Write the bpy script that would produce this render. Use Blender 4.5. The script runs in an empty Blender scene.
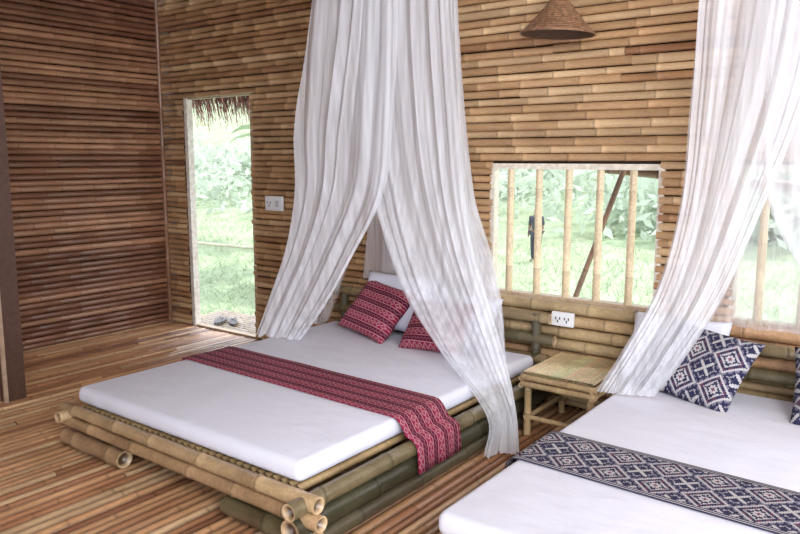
import bpy, math, random
from mathutils import Vector, Matrix, noise
random.seed(11)
R = random.random
def U(a,b): return random.uniform(a,b)
COL = bpy.context.scene.collection
bpy.context.scene.view_settings.view_transform='Standard'

# ------------------------------------------------------------ builders
class MB:
    def __init__(s): s.v=[]; s.f=[]; s.c=[]; s.uv={}
    def add(s, vs, fs, cols, uvs=None):
        b=len(s.v); s.v+= [tuple(p) for p in vs]
        for f in fs: s.f.append(tuple(i+b for i in f))
        if isinstance(cols[0],(int,float)): cols=[cols]*len(vs)
        s.c+=cols
        if uvs:
            for i,u in enumerate(uvs): s.uv[b+i]=u
    def box(s,a,b,col=(.5,.5,.5)):
        x0,y0,z0=a;x1,y1,z1=b
        vs=[(x0,y0,z0),(x1,y0,z0),(x1,y1,z0),(x0,y1,z0),(x0,y0,z1),(x1,y0,z1),(x1,y1,z1),(x0,y1,z1)]
        s.add(vs,[(0,3,2,1),(4,5,6,7),(0,1,5,4),(1,2,6,5),(2,3,7,6),(3,0,4,7)],col)
    def obj(s,name,mat,smooth=True,parent=None,label=None,category=None,kind=None,group=None):
        me=bpy.data.meshes.new(name); me.from_pydata(s.v,[],s.f); me.update()
        at=me.attributes.new("Col",'FLOAT_COLOR','POINT')
        flat=[]
        for c in s.c: flat+= [c[0],c[1],c[2],1.0]
        at.data.foreach_set("color",flat)
        if s.uv:
            uvl=me.uv_layers.new(name="UVMap")
            for l in me.loops:
                uvl.data[l.index].uv=s.uv.get(l.vertex_index,(0,0))
        if smooth: me.polygons.foreach_set("use_smooth",[True]*len(me.polygons))
        me.materials.append(mat)
        o=bpy.data.objects.new(name,me); COL.objects.link(o)
        tag(o,label,category,kind,group)
        if parent: o.parent=parent
        return o
def tag(o,label=None,category=None,kind=None,group=None):
    if label:o["label"]=label
    if category:o["category"]=category
    if kind:o["kind"]=kind
    if group:o["group"]=group
def empty(name,loc,label,category,group=None):
    o=bpy.data.objects.new(name,None); o.empty_display_size=.1; o.location=loc; COL.objects.link(o)
    tag(o,label,category,None,group); return o
def attach(ch,par):
    ch.parent=par; ch.matrix_parent_inverse=Matrix.Translation(-Vector(par.location))
def dup(o,off,label=None,name=None):
    n=o.copy(); COL.objects.link(n)
    n.location=Vector(o.location)+Vector(off)
    if label: n["label"]=label
    for c in o.children:
        k=c.copy(); COL.objects.link(k); k.parent=n
        k.matrix_parent_inverse=c.matrix_parent_inverse.copy()
    return n

def culm(mb,p0,p1,r0,r1=None,tint=(.5,.3,.13),sides=10,ref=None,arc=None,gap=.3,hollow=True,node=1.0,dark=.45):
    p0=Vector(p0);p1=Vector(p1); r1=r0 if r1 is None else r1
    L=(p1-p0).length; d=(p1-p0)/max(L,1e-6)
    if ref is None: ref=Vector((0,0,1)) if abs(d.z)<.9 else Vector((1,0,0))
    ref=Vector(ref); a=(ref-d*ref.dot(d)).normalized(); b=d.cross(a)
    if arc: angs=[math.radians(arc[0]+(arc[1]-arc[0])*i/(sides-1)) for i in range(sides)]; closed=False
    else: angs=[2*math.pi*i/sides for i in range(sides)]; closed=True
    st=[(0,1,1)]
    s=U(.1,.9)*gap
    while s<L-.03:
        g=min(.012,r0*.35)
        st+=[(s-g,1,1),(s-g*.3,1+.10*node,.95),(s,1-.02*node,dark),(s+g*.35,1+.09*node,.8),(s+g*1.6,1,1.12),(s+g*6,1,1)]
        s+=gap*U(.8,1.2)
    st=[q for q in st if q[0]<L-.002]; st.append((L,1,1)); st.sort()
    vs=[];cs=[];fs=[]
    n=len(angs)
    for (q,m,k) in st:
        t=q/L; r=(r0+(r1-r0)*t)*m; c=p0+d*q
        for an in angs:
            vs.append(c+(a*math.cos(an)+b*math.sin(an))*r); cs.append((tint[0]*k,tint[1]*k,tint[2]*k))
    for i in range(len(st)-1):
        for j in range(n if closed else n-1):
            j2=(j+1)%n
            fs.append((i*n+j,i*n+j2,(i+1)*n+j2,(i+1)*n+j))
    if closed and hollow:
        for end in (0,1):
            c=p0 if end==0 else p1; r=r0 if end==0 else r1; dd=d if end==0 else -d
            k=len(vs)
            for rr,dep,col in ((1.0,0,(.62,.45,.26)),(.74,0,(.6,.42,.24)),(.72,.03,(.10,.055,.03))):  # innermost ring coloured dark as shade inside the hollow end
                for an in angs:
                    vs.append(c+dd*min(dep,L*.3)+(a*math.cos(an)+b*math.sin(an))*r*rr); cs.append(col)
            for q in (0,1):
                for j in range(n):
                    j2=(j+1)%n; A=k+q*n
                    fc=(A+j,A+n+j,A+n+j2,A+j2)
                    fs.append(fc if end==0 else fc[::-1])
            fc=tuple(k+2*n+j for j in range(n)); fs.append(fc[::-1] if end==0 else fc)
    mb.add(vs,fs,cs)

# ------------------------------------------------------------ materials
class E:
    def __init__(s,nt,k): s.nt=nt; s.k=k
    def _o(s,op,*a):
        n=s.nt.nodes.new("ShaderNodeMath"); n.operation=op
        for i,x in enumerate((s,)+a):
            if isinstance(x,E): s.nt.links.new(x.k,n.inputs[i])
            else: n.inputs[i].default_value=x
        return E(s.nt,n.outputs[0])
    def __add__(s,o): return s._o('ADD',o)
    def __sub__(s,o): return s._o('SUBTRACT',o)
    def __mul__(s,o): return s._o('MULTIPLY',o)
    def __truediv__(s,o): return s._o('DIVIDE',o)
    def floor(s): return s._o('FLOOR')
    def fract(s): return s._o('FRACT')
    def abs(s): return s._o('ABSOLUTE')
    def lt(s,o): return s._o('LESS_THAN',o)
    def gt(s,o): return s._o('GREATER_THAN',o)
    def max(s,o): return s._o('MAXIMUM',o)
    def min(s,o): return s._o('MINIMUM',o)
def newmat(name,rough=.6,spec=.5):
    m=bpy.data.materials.new(name); m.use_nodes=True; nt=m.node_tree
    b=nt.nodes["Principled BSDF"]; b.inputs["Roughness"].default_value=rough
    b.inputs["Specular IOR Level"].default_value=spec
    return m,nt,b
def mixc(nt,fac,a,b,mode='MIX'):
    n=nt.nodes.new("ShaderNodeMix"); n.data_type='RGBA'; n.blend_type=mode
    for i,x in ((0,fac),(6,a),(7,b)):
        if isinstance(x,E): nt.links.new(x.k,n.inputs[i])
        elif isinstance(x,bpy.types.NodeSocket): nt.links.new(x,n.inputs[i])
        elif i==0: n.inputs[0].default_value=x
        else: n.inputs[i].default_value=(*x[:3],1)
    return n.outputs[2]
def noisetex(nt,scale,detail=3,coord="Object",stretch=None):
    tc=nt.nodes.new("ShaderNodeTexCoord"); nz=nt.nodes.new("ShaderNodeTexNoise")
    nz.inputs["Scale"].default_value=scale; nz.inputs["Detail"].default_value=detail
    src=tc.outputs[coord]
    if stretch:
        mp=nt.nodes.new("ShaderNodeMapping"); mp.inputs["Scale"].default_value=stretch
        nt.links.new(src,mp.inputs[0]); src=mp.outputs[0]
    nt.links.new(src,nz.inputs["Vector"]); return nz.outputs[0]
def ramp(nt,src,stops):
    r=nt.nodes.new("ShaderNodeValToRGB"); nt.links.new(src,r.inputs[0])
    while len(r.color_ramp.elements)<len(stops): r.color_ramp.elements.new(.5)
    for e,(p,c) in zip(r.color_ramp.elements,stops): e.position=p; e.color=(*c,1)
    return r.outputs[0]
def bump(nt,b,src,strength,dist=.01):
    n=nt.nodes.new("ShaderNodeBump"); n.inputs["Strength"].default_value=strength; n.inputs["Distance"].default_value=dist
    nt.links.new(src,n.inputs["Height"]); nt.links.new(n.outputs[0],b.inputs["Normal"])
def colmat(name,rough,spec=.5,stretch=(1,1,1),lo=.62,hi=1.25,scale=5,mul=(1,1,1),fine=(9,9,60),coat=0):
    m,nt,b=newmat(name,rough,spec)
    at=nt.nodes.new("ShaderNodeAttribute"); at.attribute_name="Col"
    n1=noisetex(nt,scale,4,"Object",stretch)
    r1=ramp(nt,n1,[(.3,(lo,lo*.94,lo*.90)),(.7,(hi,hi,hi))])
    c=mixc(nt,1.0,at.outputs["Color"],r1,'MULTIPLY')
    n2=noisetex(nt,6,2,"Object",fine)
    r2=ramp(nt,n2,[(.35,(.86,.84,.82)),(.65,(1.08,1.08,1.08))])
    c=mixc(nt,1.0,c,r2,'MULTIPLY')
    c=mixc(nt,1.0,c,mul,'MULTIPLY')
    nt.links.new(c,b.inputs["Base Color"])
    b.inputs["Coat Weight"].default_value=coat; b.inputs["Coat Roughness"].default_value=.22
    bump(nt,b,n2,.12,.004)
    return m
M_wallb=colmat("bamboo_wall_material",.34,.6,stretch=(.5,1,1.4),lo=.80,hi=1.15,coat=.5)
M_walll=colmat("bamboo_shaded_wall_material",.40,.5,stretch=(1,.5,1.4),lo=.72,hi=1.15,coat=.35)  # left wall only; its shade sits in the palette colours
M_bam=colmat("bamboo_pole_material",.33,.55,scale=4,lo=.62,fine=(12,12,12),coat=.3)
M_floor=colmat("bamboo_floor_material",.30,.5,stretch=(1.5,.6,1),scale=3,fine=(60,5,5),lo=.70,hi=1.18,coat=.6)
M_attr=colmat("painted_material",.5,.4,lo=.95,hi=1.05,fine=(5,5,5))
def plain(name,col,rough=.5,spec=.5,metal=0):
    m,nt,b=newmat(name,rough,spec); n=noisetex(nt,12,2)
    c=ramp(nt,n,[(.3,tuple(x*.92 for x in col)),(.7,tuple(min(1,x*1.05) for x in col))])
    nt.links.new(c,b.inputs["Base Color"]); b.inputs["Metallic"].default_value=metal; return m
M_plastic=plain("white_plastic_material",(.88,.88,.88),.35)
M_dark=plain("dark_plastic_material",(.05,.05,.05),.4)
M_switch=plain("switch_plastic_material",(.62,.63,.66),.4)
M_sole=plain("grey_rubber_material",(.10,.10,.11),.6)
M_skin=plain("skin_material",(.20,.13,.09),.6)
M_cloth=plain("dark_cloth_material",(.05,.055,.07),.9)
M_hair=plain("hair_material",(.01,.01,.01),.6)

def cloth_white(name,col=(.82,.82,.91),s=1):
    m,nt,b=newmat(name,.85,.2)
    n=noisetex(nt,5,4,"Object",(1,1.6,1)); c=ramp(nt,n,[(.3,tuple(x*.97 for x in col)),(.7,col)])
    nt.links.new(c,b.inputs["Base Color"]); bump(nt,b,n,.4*s,.03)
    b.inputs["Sheen Weight"].default_value=.1
    return m
M_sheet=cloth_white("white_sheet_material"); M_pillow=cloth_white("white_pillow_material",(.76,.76,.85),1.2)

def brocade(name,kind,border=False):
    m,nt,b=newmat(name,.85,.2)
    uvn=nt.nodes.new("ShaderNodeUVMap"); sp=nt.nodes.new("ShaderNodeSeparateXYZ"); nt.links.new(uvn.outputs[0],sp.inputs[0])
    u=E(nt,sp.outputs[0]); v=E(nt,sp.outputs[1])
    if kind=='red':
        c=.0042; Uq=(u/c).floor(); Vq=(v/c).floor()
        P=20.0
        r=((Vq/P).fract()*P+.01).floor()          # row 0..19
        fy=(r-4.0).abs(); fx=((Uq/9.0).fract()*9.0-4.0).abs(); d=fx+fy
        inA=r.lt(8.5)
        diaA=(d.gt(2.6)*d.lt(4.4)).max(d.lt(.9))*inA
        l1=((r-9.0).abs().lt(.4)).max((r-18.0).abs().lt(.4))
        tri=((Uq/6.0).fract()*6.0-3.0).abs()
        zig=((r-12.0-tri).abs()).lt(.7)*r.gt(10.5)*r.lt(16.5)
        dk=(r.gt(10.5)*r.lt(16.5))
        dash=((r-10.0).abs().lt(.4)).max((r-17.0).abs().lt(.4))*((Uq/3.0).fract().lt(.5))
        n=noisetex(nt,3,2)
        base=ramp(nt,n,[(.3,(.23,.010,.040)),(.7,(.30,.016,.062))])
        col=mixc(nt,dk*.8,base,(.075,.006,.028))
        col=mixc(nt,diaA*.6,col,(.56,.34,.36))
        col=mixc(nt,zig*.5,col,(.52,.28,.31))
        col=mixc(nt,l1*.65,col,(.62,.44,.43))
        col=mixc(nt,dash*.7,col,(.07,.006,.03))
    else:
        c=.0066; Uq=(u/c).floor(); Vq=((v-.010)/c).floor()
        P=26.0
        fx=((Uq/P).fract()*P-13.0).abs()
        fy=((Vq/P).fract()*P-13.0).abs()
        d=fx+fy
        ring=(d.gt(10.6)*d.lt(12.8)).max(d.gt(6.0)*d.lt(7.8)).max(d.gt(1.6)*d.lt(3.2))
        hook=((fx-fy).abs()).lt(.9)*d.gt(2.0)*d.lt(7.0)
        outer=((fx-fy).abs().lt(1.3))*d.gt(15.5)
        od=d.gt(17.0)*d.lt(18.8)*((fx-fy).abs().gt(2.5))
        tooth=((Uq/3.0).fract().lt(.4))*(d.gt(12.8)*d.lt(14.6))
        redd=(d.gt(8.4)*d.lt(10.0)*((Uq/4.0).fract().lt(.5))).max(d.lt(1.6))
        n=noisetex(nt,60,2)
        base=ramp(nt,n,[(.3,(.016,.017,.050)),(.7,(.034,.034,.080))])
        cream=(.56,.53,.52)
        col=mixc(nt,ring*.85,base,cream)
        col=mixc(nt,redd*.6,col,(.24,.06,.10))
        col=mixc(nt,hook*.85,col,cream)
        col=mixc(nt,outer*.85,col,cream)
        col=mixc(nt,od*.7,col,(.46,.43,.45))
        col=mixc(nt,tooth*.45,col,(.36,.33,.40))
        if border:
            e=((v-.18).abs())
            col=mixc(nt,e.gt(.150),col,(.03,.026,.06))
            col=mixc(nt,(e.gt(.156)*e.lt(.161)).max(e.gt(.169)*e.lt(.174))*.85,col,cream)
    nt.links.new(col,b.inputs["Base Color"])
    n3=noisetex(nt,250,1); bump(nt,b,n3,.2,.002)
    return m
M_red=brocade("crimson_brocade_material",'red'); M_navy=brocade("navy_brocade_material",'navy'); M_navyr=brocade("navy_bordered_brocade_material",'navy',True)

def netmat(name,op):
    m=bpy.data.materials.new(name); m.use_nodes=True; nt=m.node_tree; nt.nodes.clear()
    o=nt.nodes.new("ShaderNodeOutputMaterial"); d=nt.nodes.new("ShaderNodeBsdfDiffuse"); t=nt.nodes.new("ShaderNodeBsdfTranslucent")
    tr=nt.nodes.new("ShaderNodeBsdfTransparent"); a=nt.nodes.new("ShaderNodeMixShader"); b=nt.nodes.new("ShaderNodeMixShader")
    d.inputs[0].default_value=(.95,.96,1.0,1); t.inputs[0].default_value=(.95,.96,1.0,1)
    a.inputs[0].default_value=.25; nt.links.new(d.outputs[0],a.inputs[1]); nt.links.new(t.outputs[0],a.inputs[2])
    n=noisetex(nt,6,3,"Object",(5,5,.25)); r=nt.nodes.new("ShaderNodeMapRange"); nt.links.new(n,r.inputs[0])
    r.inputs[1].default_value=.3; r.inputs[2].default_value=.7; r.inputs[3].default_value=op-.13; r.inputs[4].default_value=op+.13
    nt.links.new(r.outputs[0],b.inputs[0]); nt.links.new(tr.outputs[0],b.inputs[1]); nt.links.new(a.outputs[0],b.inputs[2]); nt.links.new(b.outputs[0],o.inputs[0])
    return m
M_net=netmat("white_netting_material",.60); M_netthin=netmat("sheer_netting_material",.30); M_netback=netmat("back_netting_material",.50)

# ------------------------------------------------------------ bamboo palettes (linear)
def tan():
    k=R()
    if k<.5: c=(.56,.355,.185)
    elif k<.8: c=(.66,.465,.265)
    elif k<.95: c=(.47,.27,.135)
    else: c=(.33,.17,.085)
    f=U(.88,1.12); return (c[0]*f,c[1]*f,c[2]*f)
def darkred_shaded():  # brown of the left wall, darkened in the colour for its vignette shade
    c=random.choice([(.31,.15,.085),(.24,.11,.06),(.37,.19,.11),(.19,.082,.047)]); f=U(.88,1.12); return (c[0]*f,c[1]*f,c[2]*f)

def wall(name,axis,length,height,openings,pal,mat,origin,sign,z0=0.0):
    """axis 'x': runs along +x at y=0 ; axis 'y': runs along -y at x=0"""
    mb=MB()
    z=.0
    def P(s,off,zz):
        if axis=='x': return (origin[0]+s, origin[1]+sign*off, zz)
        return (origin[0]+sign*off, origin[1]-s, zz)
    outv=Vector((0,sign,0)) if axis=='x' else Vector((sign,0,0))
    while z<height:
        r=U(.0205,.0248); zc=z+r
        segs=[(0,length)]
        for (a,b,lo,hi) in openings:
            if lo-.008<zc<hi+.008:
                ns=[]
                for (p,q) in segs:
                    if b<=p or a>=q: ns.append((p,q))
                    else:
                        if a>p: ns.append((p,a+U(-.006,.014)))
                        if b<q: ns.append((b-U(-.006,.014),q))
                segs=ns
        for (p,q) in segs:
            s=p
            while s<q-.01:
                e=min(q,s+U(2.4,4.6))
                if q-e<.6: e=q
                ra,rb=(r*1.05,r*.95) if R()<.5 else (r*.95,r*1.05)
                off=U(.006,.013)
                culm(mb,P(s,off,zc+U(-.003,.003)),P(e,off,zc+U(-.003,.003)),ra,rb,pal(),sides=9,ref=outv,arc=(-110,110),gap=U(.26,.42),hollow=False,node=1.4,dark=.35)
                s=e
        z+=2*r+.0022
    xs=sorted(set([0,length]+[o[0] for o in openings]+[o[1] for o in openings]))
    zs=sorted(set([-.1,height]+[o[2] for o in openings]+[o[3] for o in openings]))
    for i in range(len(xs)-1):
        for j in range(len(zs)-1):
            cx=(xs[i]+xs[i+1])/2; cz=(zs[j]+zs[j+1])/2
            if any(o[0]<cx<o[1] and o[2]<cz<o[3] for o in openings): continue
            a=P(xs[i],-.004,zs[j]); b=P(xs[i+1],-.035,zs[j+1])
            mb.box((min(a[0],b[0]),min(a[1],b[1]),zs[j]),(max(a[0],b[0]),max(a[1],b[1]),zs[j+1]),(.045,.024,.016))  # dark backing added behind the culms: stops light leaks, deepens the gaps
    return mb.obj(name,mat,kind="structure")
H=3.4
DOOR=(.33,1.19,0,2.02); WIN1=(3.41,4.47,.65,1.455); WIN2=(4.86,5.95,.65,1.455)
wall("wall_back",'x',8.2,H,[DOOR,WIN1,WIN2],tan,M_wallb,(0,0,0),-1)
wall("wall_left",'y',6.2,H,[],darkred_shaded,M_walll,(0,0,0),1)
wall("wall_front_light_block",'x',3.8,H,[],tan,M_wallb,(0,-6.2,0),1)  # added out of view behind the camera to block light and darken the left
wall("wall_partition",'x',1.04,H,[],tan,M_wallb,(.05,-1.96,0),1)
wall("wall_partition_face",'x',.98,H,[],tan,M_wallb,(.05,-2.0,0),-1)

mb=MB(); culm(mb,(.03,-.04,0),(.03,-.04,H),.020,.018,(.28,.15,.085),gap=.35); mb.obj("trim_1",M_bam,kind="structure")
mb=MB()
for z in (.615,.54,.465,.39,.315):
    culm(mb,(3.35+U(-.03,.03),-.045,z),(4.40+U(-.015,.015),-.045,z),.037,.035,(.56*U(.85,1.1),.37,.20),gap=.33)
mb.obj("trim_2",M_bam,kind="structure")
mb=MB()
for z in (.615,.54,.465,.39):
    culm(mb,(4.80,-.045,z),(6.4,-.045,z),.037,.035,(.56*U(.85,1.1),.37,.20),gap=.33)
mb.obj("trim_3",M_bam,kind="structure")

# floor
mb=MB(); x=-.02
while x<8.2:
    w=U(.038,.062); y=-6.2
    while y<0:
        e=min(0,y+U(1.6,3.4)); 
        if 0-e<.3: e=0
        k=R()
        c=(.51,.285,.145) if k<.5 else ((.41,.20,.10) if k<.74 else ((.64,.43,.245) if k<.93 else (.24,.11,.058)))
        f=U(.85,1.15); c=(c[0]*f,c[1]*f,c[2]*f)
        h=U(0,.006)
        vs=[];cs=[]
        n=max(2,int((e-y)/.3))
        prof=[(0,-.030),(.06,-.016),(.2,-.005),(.4,.0),(.6,.0),(.8,-.005),(.94,-.016),(1,-.030)]; m=len(prof)
        nodes=random.sample(range(1,n),min(n-1,max(1,n//2))) if n>1 else []
        ys=[]
        for i in range(n+1):
            yy=y+.002+(e-y-.004)*i/n
            if i in nodes: ys+=[(yy-.012,1,0),(yy-.003,.9,.002),(yy,.5,-.001),(yy+.004,.9,.002),(yy+.014,1.1,0)]
            else: ys.append((yy,1,0))
        for (yy,kk,dz) in ys:
            for (a,b) in prof:
                vs.append((x+a*w,yy,b+h-.006+dz)); k2=.1*kk if b<-.02 else (.5*kk if b<-.01 else kk); cs.append(tuple(q*k2 for q in c))  # gap shade painted into the slat edges, darker with depth
        fs=[]
        for i in range(len(ys)-1):
            for j in range(m-1): fs.append((i*m+j,i*m+j+1,(i+1)*m+j+1,(i+1)*m+j))
        mb.add(vs,fs,cs); y=e
    x+=w+.001
mb.box((-.1,-6.2,-.08),(8.2,.03,-.030),(.02,.01,.006))
mb.obj("floor",M_floor,kind="structure",smooth=True)
mb=MB(); mb.box((-.04,-6.2,H),(8.2,.04,H+.06),(.25,.14,.07)); 
xx=.3
while xx<8.2:
    culm(mb,(xx,-6.2,H-.04),(xx,0,H-.04),.04,.04,(.3,.17,.08),sides=8,gap=.5,hollow=False); xx+=.6
mb.obj("ceiling",M_bam,kind="structure")

# doorway frame, porch slab
mb=MB(); pale=(.76,.73,.68)
mb.box((.33,-.02,0),(.372,.04,2.02),pale); mb.box((1.165,-.01,0),(1.19,.04,2.02),(.5,.42,.33)); mb.box((.375,-.01,2.0),(1.165,.04,2.025),(.5,.42,.33))
mb.box((.375,-.01,-.02),(1.165,.04,.012),(.5,.4,.3))
mb.obj("door_1",M_attr,kind="structure",smooth=False)
mb=MB()
yy=.06
while yy<.62:
    culm(mb,(.0,yy,-.03),(1.7,yy,-.03),.028,.026,(.30,.24,.16),sides=8); yy+=.054
mb.obj("floor_porch",M_bam,kind="structure")
mb=MB(); mb.box((1.09,-2.06,0),(1.165,-1.93,2.9),(.09,.045,.03)); mb.box((1.165,-2.07,0),(1.18,-2.045,2.9),(.42,.30,.21)); mb.box((1.02,-2.09,0),(1.10,-2.06,2.9),(.40,.24,.14))
d2=mb.obj("door_2",M_attr,kind="structure",smooth=False)
mb=MB(); mb.box((1.12,-2.105,1.14),(1.185,-2.07,1.26),(.6,.65,.75)); mb.box((1.185,-2.095,1.18),(1.20,-2.075,1.22),(.5,.55,.65))
la=mb.obj("latch",M_attr,smooth=False,label="pale metal door latch"); attach(la,d2)

# windows
def window(name,w):
    a,b,lo,hi=w; mb=MB(); c=(.80,.76,.66)
    mb.box((a,-.025,hi-.022),(b,.04,hi+.012),c); mb.box((a,-.025,lo-.015),(b,.05,lo+.018),(.5,.38,.25))
    mb.box((a-.012,-.02,lo),(a+.02,.04,hi),c); mb.box((b-.02,-.02,lo),(b+.012,.04,hi),c)
    fr=mb.obj(name,M_attr,kind="structure",smooth=False)
    n=5; first=None
    for i in range(n):
        xc=a+.125+(b-a-.29)*i/(n-1)
        if first is None:
            mb=MB(); culm(mb,(0,0,lo+.01),(0,0,hi-.015),.023,.021,(.76,.62,.40),sides=12,gap=.5,hollow=False,dark=.8,node=.5)
            o=mb.obj("window_bar",M_bam); first=o
        else: o=first.copy(); COL.objects.link(o)
        o.location=(xc,.005,0); o.parent=fr
    return fr
window("window_1",WIN1); window("window_2",WIN2)

# ------------------------------------------------------------ bed
import bmesh
def rbox(name,x0,x1,y0,y1,z0,z1,mat,bev=.03):
    bm=bmesh.new(); bmesh.ops.create_cube(bm,size=1)
    for v in bm.verts:
        v.co=Vector((x0+(v.co.x+.5)*(x1-x0),y0+(v.co.y+.5)*(y1-y0),z0+(v.co.z+.5)*(z1-z0)))
    bmesh.ops.bevel(bm,geom=list(bm.edges)+list(bm.verts),offset=bev,segments=4,profile=.5,affect='EDGES')
    me=bpy.data.meshes.new(name); bm.to_mesh(me); bm.free()
    me.polygons.foreach_set("use_smooth",[True]*len(me.polygons)); me.materials.append(mat)
    o=bpy.data.objects.new(name,me); COL.objects.link(o); 
    return o
BX0,BX1=2.2,3.82
green=(.060,.056,.030); olive=(.10,.085,.05); straw=(.56,.40,.22)
def make_bed(dx,inset,label):
    bed=empty("bed",(3.0+dx,-1.1,0),label,"bed","bamboo beds")
    def part(name,build,label=None,mat=M_bam):
        mb=MB(); build(mb); mb.v=[(p[0]+dx,p[1],p[2]) for p in mb.v]; o=mb.obj(name,mat,label=label); attach(o,bed); return o
    i=inset; ye=-2.27+ (.10 if inset else 0); yf=-2.19+(.025 if inset else 0)
    def foot(mb):
        culm(mb,(2.14+i,yf-.005,.218),(3.95,yf-.005,.212),.028,.034,straw,sides=14,gap=.33)
        culm(mb,(2.155+i,yf-.012,.157),(3.97,yf-.012,.146),.028,.033,(.50,.33,.18),sides=14,gap=.36)
    part("foot_rail",foot)
    def ff(x0,x1,c):
        def g(mb): culm(mb,(x0,yf,.06),(x1,yf,.06),.042,.044,c,sides=14,gap=.3)
        return g
    part("foot_log",ff(2.14+i,2.66,(.42,.27,.15))); part("foot_log",ff(3.42,3.93,(.15,.125,.065)))
    part("side_rail",lambda mb:(culm(mb,(3.887,-2.29,.202),(3.887,-.12,.202),.035,.038,(.20,.16,.085),sides=14,gap=.36),
         culm(mb,(3.87,-2.27,.113),(3.87,-.14,.113),.048,.050,green,sides=14,gap=.4)),label="dark olive bamboo side rail")
    part("side_log",lambda mb:culm(mb,(3.89,-2.26,.034),(3.89,-.3,.034),.032,.034,olive,sides=12,gap=.4))
    part("side_rail",lambda mb:(culm(mb,(2.205+i*.6,ye,.194),(2.205+i*.6,-.12,.194),.030,.034,straw,sides=12),
         culm(mb,(2.21+i*.6,-2.13,.1),(2.21+i*.6,-.14,.1),.05,.05,green,sides=12)))
    def slats(mb):
        x=2.26
        while x<3.82:
            culm(mb,(x,-2.15,.216),(x,-.06,.216),.018,.018,(.4,.28,.14),sides=6,hollow=False); x+=.045
    part("slat_base",slats)
    part("headboard",lambda mb:[culm(mb,(2.18+i,-.125,z),(3.90+q,-.125,z),.032,.032,c,sides=12,gap=.35) for z,q,c in ((.55,-.01,(.28,.21,.11)),(.42,.02,(.15,.125,.065)),(.30,-.02,(.28,.20,.10)))],label="horizontal olive and tan bamboo poles")
    part("headboard_post",lambda mb:(culm(mb,(2.26,-.125,0),(2.26,-.125,.58),.03,.03,olive),))
    part("headboard_post",lambda mb:(culm(mb,(3.80,-.125,0),(3.80,-.125,.58),.03,.03,olive),))
    mt=rbox("mattress",BX0+dx,BX1+dx,-2.16,-.17,.24,.33,M_sheet,.036); mt["label"]="thin mattress under smooth white fitted sheet"; attach(mt,bed)
    return bed
make_bed(0,0,"low double bed of stacked bamboo poles with white sheet")
make_bed(2.25,.09,"low bamboo bed with white sheet under a navy runner")

# runner
def runner(name,dx,y0,y1,mat,label,right_end=.10):
    path=[(2.165,.27),(2.175,.308),(2.197,.330),(2.235,.3345)]
    x=2.35
    while x<3.75: path.append((x,.3345)); x+=.12
    path+=[(3.78,.3345),(3.813,.331),(3.838,.312),(3.875,.258),(3.912,.248),(3.934,.230),(3.94,.2),(3.943,.15),(3.945,right_end)]
    L=[0]
    for i in range(1,len(path)): L.append(L[-1]+math.hypot(path[i][0]-path[i-1][0],path[i][1]-path[i-1][1]))
    mb=MB(); vs=[];uv=[];fs=[]; n=14
    for i,(x,z) in enumerate(path):
        for j in range(n+1):
            y=y0+(y1-y0)*j/n
            w=noise.noise(Vector((x*3,y*6,dx)))*.003
            hang=max(0,(.25-z))*.06 if x>3.8 else 0
            vs.append((x+dx+hang*math.sin(j*.9)*.5+(hang*.2),y-(x-3)*.03,z+max(0,w))); uv.append((L[i],(y-y0)))
    for i in range(len(path)-1):
        for j in range(n): fs.append((i*(n+1)+j,(i+1)*(n+1)+j,(i+1)*(n+1)+j+1,i*(n+1)+j+1))
    mb.add(vs,fs,(1,1,1),uv)
    o=mb.obj(name,mat,label=label,category="bed runner"); 
    s=o.modifiers.new("t",'SOLIDIFY'); s.thickness=.003; s.offset=1
    return o
runner("bed_runner",0,-1.52,-1.17,M_red,"crimson woven runner with geometric bands draped across bed")
runner("bed_runner",2.25,-1.64,-1.28,M_navyr,"navy and pale diamond patterned runner across bed")

# cushions
def pillow(name,w,h,t,loc,rx,ry,rz,mat,label,cat,puff=.5,wr=.004,group=None):
    n=26; mb=MB(); vs=[];uv=[];fs=[]; idx={}
    for side in (1,-1):
        for i in range(n+1):
            for j in range(n+1):
                x=-1+2*i/n;y=-1+2*j/n
                edge=(i in(0,n) or j in(0,n))
                if edge and side==-1: idx[(side,i,j)]=idx[(1,i,j)]; continue
                f=(max(0,(1-x**4))*max(0,(1-y**4)))**puff
                X=x*w/2*(1-.055*(1-y*y)); Y=y*h/2*(1-.07*(1-x*x))
                Z=side*t/2*f
                q=noise.noise(Vector((x*2.3+loc[0]*7,y*2.3,side*3+loc[0])))
                Z+=q*wr*3*f
                idx[(side,i,j)]=len(vs); vs.append(Vector((X,Y,Z))); uv.append((X+w/2,Y+h/2))
    for side in (1,-1):
        for i in range(n):
            for j in range(n):
                q=[idx[(side,i,j)],idx[(side,i+1,j)],idx[(side,i+1,j+1)],idx[(side,i,j+1)]]
                fs.append(tuple(q) if side==1 else tuple(q[::-1]))
    mb.add(vs,fs,(1,1,1),uv); o=mb.obj(name,mat,label=label,category=cat,group=group)
    M=Matrix.Translation(loc)@Matrix.Rotation(math.radians(rz),4,'Z')@Matrix.Rotation(math.radians(rx),4,'X')@Matrix.Rotation(math.radians(ry),4,'Z')
    o.matrix_world=M
    return o
pillow("pillow",.58,.40,.15,(2.82,-.22,.54),66,0,3,M_pillow,"plump white pillow propped against the bamboo headboard","pillow",wr=.008)
pillow("pillow",.50,.38,.15,(3.34,-.26,.49),54,0,-3,M_pillow,"plump white pillow propped behind a red cushion","pillow",wr=.008)
pillow("cushion",.47,.41,.14,(2.74,-.35,.50),48,-8,-7,M_red,"crimson patterned square cushion leaning on a white pillow","cushion")
pillow("cushion",.44,.37,.13,(3.26,-.39,.47),46,4,0,M_red,"crimson patterned cushion half hidden behind netting","cushion")
pillow("pillow",.50,.38,.13,(4.65,-.21,.50),62,0,2,M_pillow,"plump white pillow behind a navy cushion","pillow",wr=.008)
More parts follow.
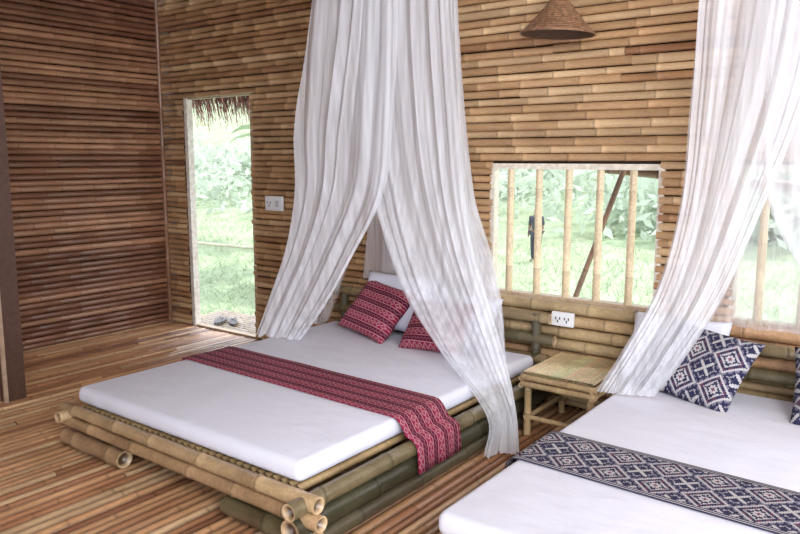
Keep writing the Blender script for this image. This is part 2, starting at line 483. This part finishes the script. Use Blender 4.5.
pillow("pillow",.56,.38,.13,(5.66,-.20,.50),66,0,-2,M_pillow,"plump white pillow on bed under the window","pillow",wr=.008)
pillow("cushion",.52,.42,.13,(4.79,-.36,.485),50,-7,-13,M_navy,"navy and white diamond patterned cushion leaning on pillow","cushion")
pillow("cushion",.46,.40,.14,(5.455,-.38,.48),50,3,4,M_navy,"navy patterned cushion beside another navy cushion","cushion")

# ------------------------------------------------------------ nets
def interp(tab,z):
    tab=sorted(tab)
    if z<=tab[0][0]: return tab[0][1:]
    for i in range(len(tab)-1):
        if tab[i][0]<=z<=tab[i+1][0]:
            t=(z-tab[i][0])/(tab[i+1][0]-tab[i][0]); 
            def g(k):
                p=[tab[max(0,min(len(tab)-1,i+o))] for o in (-1,0,1,2)]
                a,b,c,d=[q[k] for q in p]
                za,zb,zc,zd=[q[0] for q in p]
                m1=(c-a)/(zc-za)*(zc-zb); m2=(d-b)/(zd-zb)*(zc-zb)
                return (2*t**3-3*t*t+1)*b+(t**3-2*t*t+t)*m1+(-2*t**3+3*t*t)*c+(t**3-t*t)*m2
            return [g(k) for k in range(1,len(tab[0]))]
    return tab[-1][1:]
def drape(name,tab,par,mat,pleats=11,amp=.03,nx=240,nz=100,seed=0,label=None,k1=.018):
    """tab rows: (z, x0,y0, x1,y1)"""
    zs=[t[0] for t in tab]; z0,z1=min(zs),max(zs); mb=MB(); vs=[];fs=[]
    for i in range(nz+1):
        z=z0+(z1-z0)*i/nz; x0,y0,x1,y1=interp(tab,z)
        dx,dy=x1-x0,y1-y0; L=math.hypot(dx,dy)+1e-6; nxv,nyv=-dy/L,dx/L
        for j in range(nx+1):
            s=j/nx
            sk=s+.10*noise.noise(Vector((z*.6,s*2,seed+3)))      # diagonal drift of the folds
            wob=noise.noise(Vector((sk*3,z*.4,seed)))
            ph=2*math.pi*pleats*sk+seed+4.0*noise.noise(Vector((sk*4,z*.25,seed+9)))
            A=amp*min(1,L/.45)*(.35+1.3*abs(noise.noise(Vector((sk*6,z*.35,seed+5)))))
            n1=noise.noise(Vector((sk*14,z*.35,seed+2))); n2=noise.noise(Vector((sk*34,z*.45,seed+7)))
            o=A*math.sin(ph)+k1*min(1,L/.4)*n1+.005*n2+.035*wob
            lat=.3*A*math.sin(2*ph+wob)
            vs.append((x0+dx*s+nxv*o+dx/L*lat,y0+dy*s+nyv*o+dy/L*lat,z+ (.02*noise.noise(Vector((s*12,seed,0))) if i==0 else 0)))
    for i in range(nz):
        for j in range(nx): a=i*(nx+1)+j; fs.append((a,a+1,a+nx+2,a+nx+1))
    mb.add(vs,fs,(1,1,1)); o=mb.obj(name,mat,label=label); attach(o,par); return o
T=3.38
n1=empty("mosquito_net",(3.0,-.5,T),"sheer white mosquito net parted and draped over red-trimmed bed","mosquito net","canopy nets")
fy=-.72
drape("front_drape",[(T,2.66,fy+.1,3.05,fy+.1),(2.42,2.54,fy,3.20,fy),(1.68,2.39,fy,3.17,fy),(1.30,2.39,fy,3.12,fy-.02),(.92,2.31,fy-.02,2.90,fy-.04),(.58,2.17,fy-.06,2.69,fy-.08),(.345,2.14,fy-.16,2.48,fy-.08)],n1,M_net,pleats=5,seed=1,amp=.016)
drape("front_drape",[(T,2.96,fy+.12,3.42,fy+.1),(2.36,2.90,fy+.05,3.56,fy),(1.66,2.92,fy+.05,3.60,fy),(1.31,2.99,fy+.03,3.63,fy),(.97,3.12,fy,3.71,fy),(.70,3.29,fy-.04,3.83,fy-.02),(.45,3.56,fy-.10,3.99,fy-.12),(.22,3.965,fy-.27,4.07,fy-.15),(.015,3.97,fy-.30,4.09,fy-.15)],n1,M_net,pleats=5,seed=4,amp=.016)
drape("side_drape",[(T,2.66,-.62,2.66,-.15),(2.4,2.54,-.70,2.60,-.12),(1.3,2.40,-.70,2.50,-.10),(.6,2.20,-.75,2.35,-.26),(.345,2.19,-.80,2.25,-.28)],n1,M_netthin,pleats=5,seed=8,nx=90,nz=50,amp=.015)
drape("side_drape",[(T,3.42,-.62,3.12,-.15),(2.4,3.54,-.70,3.19,-.12),(1.3,3.62,-.70,3.32,-.10),(.9,3.70,-.72,3.48,-.14),(.65,3.76,-.74,3.62,-.26),(.345,3.80,-.74,3.74,-.40)],n1,M_netback,pleats=5,seed=9,nx=90,nz=50,amp=.012,k1=.010)
drape("back_drape",[(T,2.66,-.15,3.12,-.15),(2.4,2.60,-.13,3.18,-.13),(1.3,2.50,-.11,3.30,-.11),(.64,2.40,-.085,3.5,-.085)],n1,M_netback,pleats=7,seed=12,nx=120,nz=50,amp=.008,k1=.01)
n2=empty("mosquito_net",(5.3,-.5,T),"sheer white mosquito net over navy-trimmed bed","mosquito net","canopy nets")
fy=-.62
drape("front_drape",[(T,4.85,fy,5.32,fy),(2.2,4.78,fy,5.28,fy),(1.74,4.765,fy,5.22,fy),(1.31,4.745,fy,5.10,fy),(.9,4.66,fy,4.97,fy),(.58,4.52,fy-.02,4.81,fy),(.345,4.40,fy-.04,4.66,fy+.05)],n2,M_net,pleats=5,seed=21,amp=.016)
drape("front_drape",[(T,5.12,fy,5.75,fy),(2.2,5.08,fy,5.85,fy),(1.6,5.08,fy,5.9,fy),(1.2,5.16,fy,5.98,fy),(.7,5.52,fy,6.1,fy),(.345,5.85,fy,6.03,fy)],n2,M_netback,pleats=6,seed=24,amp=.016)
drape("back_drape",[(T,4.95,-.15,5.75,-.15),(2.2,4.88,-.13,5.85,-.13),(1.3,4.70,-.10,5.95,-.10),(.64,4.56,-.085,6.05,-.085)],n2,M_netthin,pleats=9,seed=29,nx=120,nz=50,amp=.010,k1=.01)

# ------------------------------------------------------------ bedside table
tb=empty("bedside_table",(4.17,-.33,0),"small low bamboo side table with slatted top between beds","table")
x0,x1,y0,y1,zt=3.965,4.36,-.60,-.12,.34
def tp(name,fn,label=None):
    mb=MB(); fn(mb); o=mb.obj(name,M_bam,label=label); attach(o,tb)
gold=(.50,.36,.19)
for (x,y) in ((x0+.02,y0+.02),(x1-.02,y0+.02),(x0+.02,y1-.02),(x1-.02,y1-.02)):
    tp("leg",lambda mb:culm(mb,(x,y,0),(x,y,zt-.01),.02,.02,gold,sides=10,gap=.16))
def ttop(mb):
    x=x0
    while x<x1:
        culm(mb,(x,y0,zt+.012),(x,y1,zt+.012),.0085,.0085,(.62*U(.85,1.1),.50*U(.9,1.1),.28),sides=6,hollow=False,gap=.25); x+=.0155
tp("table_top",ttop,"slatted split bamboo top")
def apr(mb):
    for z in (zt-.012,zt-.05):
        for y in (y0-.004,y1+.004): culm(mb,(x0-.01,y,z),(x1+.02,y,z),.017,.017,gold,sides=10)
        for x in (x0-.004,x1+.004): culm(mb,(x,y0-.02,z-.005),(x,y1+.02,z-.005),.015,.015,gold,sides=10)
    for z in (.10,):
        for y in (y0+.02,y1-.02): culm(mb,(x0,y,z),(x1,y,z),.014,.014,gold,sides=8)
        for x in (x0+.02,x1-.02): culm(mb,(x,y0,z),(x,y1,z),.014,.014,gold,sides=8)
tp("frame",apr)

# ------------------------------------------------------------ wall lamp (conical straw shade)
def strawmat():
    m,nt,b=newmat("woven_straw_material",.55,.4)
    tc=nt.nodes.new("ShaderNodeTexCoord"); w=nt.nodes.new("ShaderNodeTexWave"); w.wave_type='BANDS'; w.bands_direction='Z'; w.inputs["Scale"].default_value=30; w.inputs["Distortion"].default_value=2
    nt.links.new(tc.outputs["Object"],w.inputs[0])
    c=ramp(nt,w.outputs[1],[(.1,(.20,.10,.055)),(.9,(.40,.22,.12))]); n=noisetex(nt,45,3)
    r=ramp(nt,n,[(.35,(.6,.6,.6)),(.65,(1.25,1.25,1.25))]); c=mixc(nt,1.0,c,r,'MULTIPLY')
    nt.links.new(c,b.inputs["Base Color"]); bump(nt,b,w.outputs[1],.35,.004); return m
M_straw=strawmat()
M_strawin=plain("shadow_dark_straw_material",(.09,.05,.03),.8)  # underside of the lamp shade: shadow put into the colour as dark straw
LX,LY=3.93,-.24
lamp=empty("wall_lamp",(LX,-.02,2.3),"brown woven straw conical hat used as wall lamp shade","lamp")
N=40; prof=[(.0,.245),(.01,.23),(.03,.195),(.075,.135),(.125,.075),(.175,.02),(.205,-.008),(.206,-.014),(.197,-.012)]
def lathe(prof):
    vs=[];fs=[]
    for (r,z) in prof:
        for j in range(N):
            a=2*math.pi*j/N; rr=r*(1+.012*math.sin(3*a)); vs.append((rr*math.cos(a),rr*math.sin(a),z))
    for i in range(len(prof)-1):
        for j in range(N): fs.append((i*N+j,(i+1)*N+j,(i+1)*N+(j+1)%N,i*N+(j+1)%N))
    return vs,fs
mb=MB(); vs,fs=lathe(prof); mb.add(vs,fs,(1,1,1)); o=mb.obj("lamp_shade",M_straw); o.location=(LX,LY,2.18); o.rotation_euler=(math.radians(0),math.radians(3),0); attach(o,lamp)
mb=MB(); vs,fs=lathe([(.198,-.012),(.17,.012),(.12,.066),(.07,.126),(.01,.21)]); mb.add(vs,fs,(1,1,1)); o=mb.obj("shadowed_underside",M_strawin,label="lamp shade underside with shadow painted in as dark colour"); o.location=(LX,LY,2.18); o.rotation_euler=(math.radians(0),math.radians(3),0); attach(o,lamp)
mb=MB(); culm(mb,(LX+.01,LY,2.41),(LX+.01,LY,2.46),.008,.004,(.3,.18,.1),sides=8,hollow=False); culm(mb,(LX+.01,LY,2.435),(LX,-.01,2.39),.006,.006,(.2,.12,.07),sides=8,hollow=False); o=mb.obj("bracket",M_bam); attach(o,lamp)
mb=MB(); vs=[];fs=[]
for i in range(9):
    ph=math.pi*i/8
    for j in range(14): vs.append((LX+.028*math.sin(ph)*math.cos(2*math.pi*j/14),LY+.028*math.sin(ph)*math.sin(2*math.pi*j/14),2.29+.038*math.cos(ph)))
for i in range(8):
    for j in range(14): fs.append((i*14+j,(i+1)*14+j,(i+1)*14+(j+1)%14,i*14+(j+1)%14))
mb.add(vs,fs,(1,1,1)); o=mb.obj("bulb",M_plastic,label="unlit white bulb"); attach(o,lamp)

# ------------------------------------------------------------ outlets
def outlet(x,y,z,w,h,label,switch=True):
    e=empty("wall_outlet",(x,y,z),label,"electrical outlet")
    o=rbox("plate",x-w/2,x+w/2,y-.024,y+.004,z-h/2,z+h/2,M_plastic,.006); attach(o,e)
    for dx in ((-.25,) if switch else (-.2,.2)):
        mb=MB()
        for (a,b) in ((-.016,.006),(.016,.006),(0,-.016)):
            cx=x+dx*w+a*h/.11; cz=z+b*h/.11
            mb.box((cx-.0035,y-.0255,cz-.008),(cx+.0035,y-.0238,cz+.008),(.02,.02,.02))
        o=mb.obj("socket",M_dark,smooth=False); attach(o,e)
    if switch:
        mb=MB(); mb.box((x+.16*w,y-.030,z-.22*h),(x+.34*w,y-.0238,z+.22*h),(.7,.7,.7)); o=mb.obj("switch",M_switch,smooth=False); attach(o,e)
outlet(1.475,-.046,1.146,.19,.115,"white wall outlet plate with switch on bamboo wall")
outlet(3.955,-.084,.555,.14,.085,"white double socket mounted on bamboo poles above table",False)

# sandals
def sandal(x,y,rz):
    e=empty("sandal",(x,y,0),"dark rubber flip-flop lying outside the doorway","shoe","sandals at the doorway")
    mb=MB(); n=24; vs=[];fs=[]
    for z in (.0,.018):
        for i in range(n):
            a=2*math.pi*i/n; L=.12*math.sin(a); w=.042*math.cos(a)*(1+.18*math.sin(a)); vs.append((w,L,z))
    fs=[tuple(range(n-1,-1,-1)),tuple(range(n,2*n))]+[(i,(i+1)%n,n+(i+1)%n,n+i) for i in range(n)]
    mb.add(vs,fs,(1,1,1)); o=mb.obj("sole",M_sole,smooth=False); o.parent=e
    mb=MB(); 
    for s in (-1,1):
        pts=[(0,.07,.018),(s*.02,.045,.04),(s*.034,.01,.04),(s*.040,-.025,.016)]
        for a,b in zip(pts[:-1],pts[1:]): culm(mb,a,b,.005,.005,(.35,.35,.4),sides=6,hollow=False)
    o=mb.obj("strap",M_attr); o.parent=e; e.rotation_euler=(0,0,rz)
sandal(.42,.22,.5); sandal(.55,.26,.9)

# ------------------------------------------------------------ outside
GZ=-.75
def gz(x,y): 
    h=GZ+.12*noise.noise(Vector((x*.3,y*.3,0)))
    if y>14: h+=(y-14)*.10+ (max(0,y-24)*.28)
    return h
mb=MB(); nx,ny=70,70; vs=[];cs=[];fs=[]
for i in range(nx+1):
    for j in range(ny+1):
        x=-60+80*i/nx; y=.1+60*(j/ny)**1.6; vs.append((x,y,gz(x,y)))
        cs.append((.28,.35,.235))  # meadow green paled to put outdoor haze into the colour
for i in range(nx):
    for j in range(ny): a=i*(ny+1)+j; fs.append((a,a+ny+1,a+ny+2,a+1))
mb.add(vs,fs,cs)
M_grass=colmat("grass_material",.9,.1,lo=.85,hi=1.15,scale=.9,fine=(3,3,3))
mb.obj("lawn",M_grass,label="bright green overgrown meadow outside the hut",category="grass",kind="stuff")
def leafmat(name,col):
    m,nt,b=newmat(name,.7,.2); at=nt.nodes.new("ShaderNodeAttribute"); at.attribute_name="Col"
    c=mixc(nt,1.0,at.outputs["Color"],col,'MULTIPLY'); nt.links.new(c,b.inputs["Base Color"])
    t=nt.nodes.new("ShaderNodeBsdfTranslucent"); nt.links.new(c,t.inputs[0]); mx=nt.nodes.new("ShaderNodeMixShader"); mx.inputs[0].default_value=.4
    out=nt.nodes["Material Output"]; nt.links.new(b.outputs[0],mx.inputs[1]); nt.links.new(t.outputs[0],mx.inputs[2]); nt.links.new(mx.outputs[0],out.inputs[0]); return m
M_leaf=leafmat("leaf_material",(1,1,1))
mb=MB()
for k in range(9000):
    y=1.0+13*R()**1.2; t=(y+4.07); x=5.75-t*U(-.05,1.35)
    z=gz(x,y); h=U(.06,.20); a=U(0,6.28); w=U(.008,.02); dx,dy=math.cos(a)*w,math.sin(a)*w
    g=U(.92,1.15); c=(.34*g,.42*g,.275*g); lx,ly=U(-.15,.15),U(-.15,.15)  # blades paled too, haze mixed into their green
    mb.add([(x-dx,y-dy,z),(x+dx,y+dy,z),(x+lx+dx*.6,y+ly+dy*.6,z+h*.7),(x+lx*1.5,y+ly*1.5,z+h)],[(0,1,2,3)],[c]*4)
mb.obj("tall_grass",M_leaf,smooth=False,label="loose grass blades in the meadow, green paled for haze",category="grass",kind="stuff")
mb=MB()
for k in range(85):
    y=U(15,25); t=y+4; cx=5.75-t*U(-.1,1.4); rx=U(1.6,3.2); hz=U(1.0,3.4); z0=gz(cx,y); tone=U(.92,1.1)
    for q in range(210):
        v=Vector((random.gauss(0,1),random.gauss(0,1),abs(random.gauss(0,1)))).normalized()*U(.6,1.1)
        p=Vector((cx+v.x*rx,y+v.y*rx*.6,z0+v.z*hz)); s=U(.10,.30)
        a=Vector((U(-1,1),U(-1,1),U(-1,1))).normalized(); b=a.orthogonal().normalized()
        g=tone*U(.85,1.15); c=(.50*g,.57*g,.47*g)  # distant haze painted into the leaves as a paler green
        mb.add([p-a*s,p+b*s*.4,p+a*s,p-b*s*.4],[(0,1,2,3)],[c]*4)
mb.obj("shrubbery",M_leaf,smooth=False,label="bushes and trees beyond the meadow, green paled for haze",category="bushes",kind="stuff")
def banana():
    e=empty("banana_plant",(0,0,0),"banana plant with broad arching leaves in the garden","plant","banana plants")
    mb=MB(); culm(mb,(0,0,-.1),(.05,0,1.5),.12,.08,(.26,.30,.19),sides=10,hollow=False,gap=.5,node=.2); o=mb.obj("stem",M_leaf); o.parent=e
    mb=MB()
    for k in range(8):
        a=k*2.4+U(-.3,.3); el=U(.9,1.35); L=U(1.3,1.9); n=12; vs=[];fs=[]; p=Vector((.05,0,1.45))
        for i in range(n+1):
            t=i/n; ang=el-1.7*t*t; 
            w=.26*math.sin(math.pi*min(1,max(0,(t-.12)/.88))**.8) if t>.12 else .02
            side=Vector((-math.sin(a),math.cos(a),0)); d=Vector((math.cos(a)*math.cos(ang),math.sin(a)*math.cos(ang),math.sin(ang)))
            vs+=[p-side*w+Vector((0,0,.35*w)),p,p+side*w+Vector((0,0,.35*w))]; p=p+d*L/n
        for i in range(n): fs+=[(i*3,i*3+3,i*3+4,i*3+1),(i*3+1,i*3+4,i*3+5,i*3+2)]
        g=U(.85,1.2); mb.add(vs,fs,(.20*g,.27*g,.165*g))
    o=mb.obj("leaf",M_leaf,label="broad pale green leaves"); o["kind"]="stuff"; o.parent=e
    return e
bp=banana(); 
pts=[(-2.9,5.2,1.15),(-4.6,6.4,1.35),(-8.0,9.5,1.5),(-4.6,9.4,1.2),(2.2,16,1.2),(3.6,17,1.1)]
for i,(x,y,s) in enumerate(pts):
    o=bp if i==0 else dup(bp,(0,0,0))
    o.location=(x,y,gz(x,y)); o.scale=(s,s,s); o.rotation_euler=(0,0,i*1.3)
# thatched eave
mb=MB()
vs=[(-1,-.0,3.35),(8.6,0,3.35),(8.6,1.0,2.12),(-1,1.0,2.12)]
mb.add(vs+[(v[0],v[1],v[2]+.15) for v in vs],[(0,1,2,3),(7,6,5,4),(0,3,7,4),(1,5,6,2),(2,6,7,3)],(.20,.11,.07))
for k in range(2600):
    x=U(-1,4); L=U(.12,.33); y=U(.72,1.02); a=U(-.08,.08); w=U(.004,.014); z=3.35-1.23*y
    c=(.24*U(.5,1.3),.10*U(.6,1.2),.055)
    mb.add([(x-w,y,z),(x+w,y,z),(x+a+w*.5,y+.05,z-L),(x+a,y+.06,z-L)],[(0,1,2,3)],[c]*4)
mb.obj("thatched_eave",M_attr,smooth=False,label="brown palm thatch fringe hanging from roof edge",category="roof",kind="stuff")
mb=MB(); culm(mb,(3.13,.9,-.85),(4.0,.88,1.64),.022,.020,(.34,.20,.13),sides=8); mb.obj("wooden_pole",M_bam,label="slanting brown wooden pole propped outside the window",category="pole")
mb=MB(); culm(mb,(3.75,.96,1.43),(5.2,.96,1.30),.036,.034,(.30,.18,.11),sides=8); culm(mb,(5.1,.96,GZ-.1),(5.1,.96,1.5),.03,.03,(.3,.2,.1),sides=8); mb.obj("bamboo_rail",M_bam,label="brown bamboo rail on a post outside the window",category="rail")
mb=MB(); culm(mb,(-3.0,1.9,.40),(1.4,1.9,.44),.020,.018,(.30,.30,.19),sides=8)
for xx in (-2.6,-.9,.6): culm(mb,(xx,1.9,GZ-.1),(xx,1.9,.5),.020,.018,(.30,.30,.19),sides=8)
mb.obj("garden_rail",M_bam,label="low weathered bamboo rail fence beyond the doorway",category="fence")
# person in the garden
px,py=-1.52,10.5; pz=gz(px,py)
def skin(name,vs,es,rs,mat,label=None):
    me=bpy.data.meshes.new(name); me.from_pydata(vs,es,[]); o=bpy.data.objects.new(name,me); COL.objects.link(o)
    sm=o.modifiers.new("s",'SKIN'); o.modifiers.new("u",'SUBSURF').levels=1; o.modifiers["u"].render_levels=2
    for i,r in enumerate(rs): me.skin_vertices[0].data[i].radius=(r,r)
    me.skin_vertices[0].data[0].use_root=True; me.materials.append(mat)
    if label: o["label"]=label
    return o
V=[(0,0,.92),(0,0,1.15),(0,0,1.36),(0,0,1.46),(0,0,1.55),(0,-.01,1.64),
   (.17,0,1.36),(.23,-.02,1.12),(.24,-.16,.92),(.24,-.22,.84),(-.17,0,1.36),(-.23,.0,1.1),(-.22,-.08,.86),(-.22,-.1,.77),
   (.09,0,.86),(.10,-.02,.48),(.10,.02,.08),(.11,-.13,.03),(-.09,0,.86),(-.12,.02,.48),(-.13,.06,.08),(-.14,-.09,.03)]
Ed=[(0,1),(1,2),(2,3),(3,4),(4,5),(2,6),(6,7),(7,8),(8,9),(2,10),(10,11),(11,12),(12,13),(0,14),(14,15),(15,16),(16,17),(0,18),(18,19),(19,20),(20,21)]
Rs=[.14,.13,.14,.055,.095,.085,.065,.045,.032,.03,.065,.045,.032,.03,.095,.06,.04,.035,.095,.06,.04,.035]
pe=skin("person",V,Ed,Rs,M_skin); pe.location=(px,py,pz); pe.scale=(.72,.72,.72)
tag(pe,"person in dark clothes standing in the meadow","person")
sh=skin("shirt",[V[0],V[1],V[2],V[6],V[7],V[10],V[11]],[(0,1),(1,2),(2,3),(3,4),(2,5),(5,6)],[.16,.15,.155,.08,.06,.08,.06],M_cloth); sh.parent=pe
tr=skin("trousers",[V[0],V[14],V[15],V[16],V[18],V[19],V[20]],[(0,1),(1,2),(2,3),(0,4),(4,5),(5,6)],[.155,.11,.078,.06,.11,.078,.06],M_cloth); tr.parent=pe
ha=skin("hair",[(0,.03,1.60),(0,.03,1.68)],[(0,1)],[.10,.085],M_hair); ha.parent=pe

# ------------------------------------------------------------ light, world, camera
w=bpy.data.worlds.new("World"); bpy.context.scene.world=w; w.use_nodes=True; nt=w.node_tree
bg=nt.nodes["Background"]; bg.inputs[0].default_value=(.87,.91,1.0,1); bg.inputs[1].default_value=3.3
sl=bpy.data.lights.new("Sun",'SUN'); sl.energy=4; sl.angle=math.radians(3); sl.color=(1,.97,.9); so=bpy.data.objects.new("Sun",sl); COL.objects.link(so)
so.rotation_euler=Vector((-.3,-.55,-1)).to_track_quat('-Z','Y').to_euler()
al=bpy.data.lights.new("Area",'AREA'); al.energy=180; al.size=1.6; al.color=(.93,.95,1); ao=bpy.data.objects.new("Area",al); COL.objects.link(ao)
ao.location=(7.4,-4.4,2.9); ao.rotation_euler=(Vector((3.8,-.7,.7))-Vector(ao.location)).to_track_quat('-Z','Y').to_euler()

cam=bpy.data.cameras.new("Camera"); co=bpy.data.objects.new("Camera",cam); COL.objects.link(co)
cam.sensor_width=36; cam.lens=36*733/800; cam.clip_start=.05; cam.clip_end=300
co.location=(5.75,-4.07,1.5)
yaw=math.radians(37.1); pit=math.atan(109/733)
fwd=Vector((-math.sin(yaw)*math.cos(pit),math.cos(yaw)*math.cos(pit),-math.sin(pit)))
co.rotation_euler=fwd.to_track_quat('-Z','Y').to_euler()
bpy.context.scene.camera=co
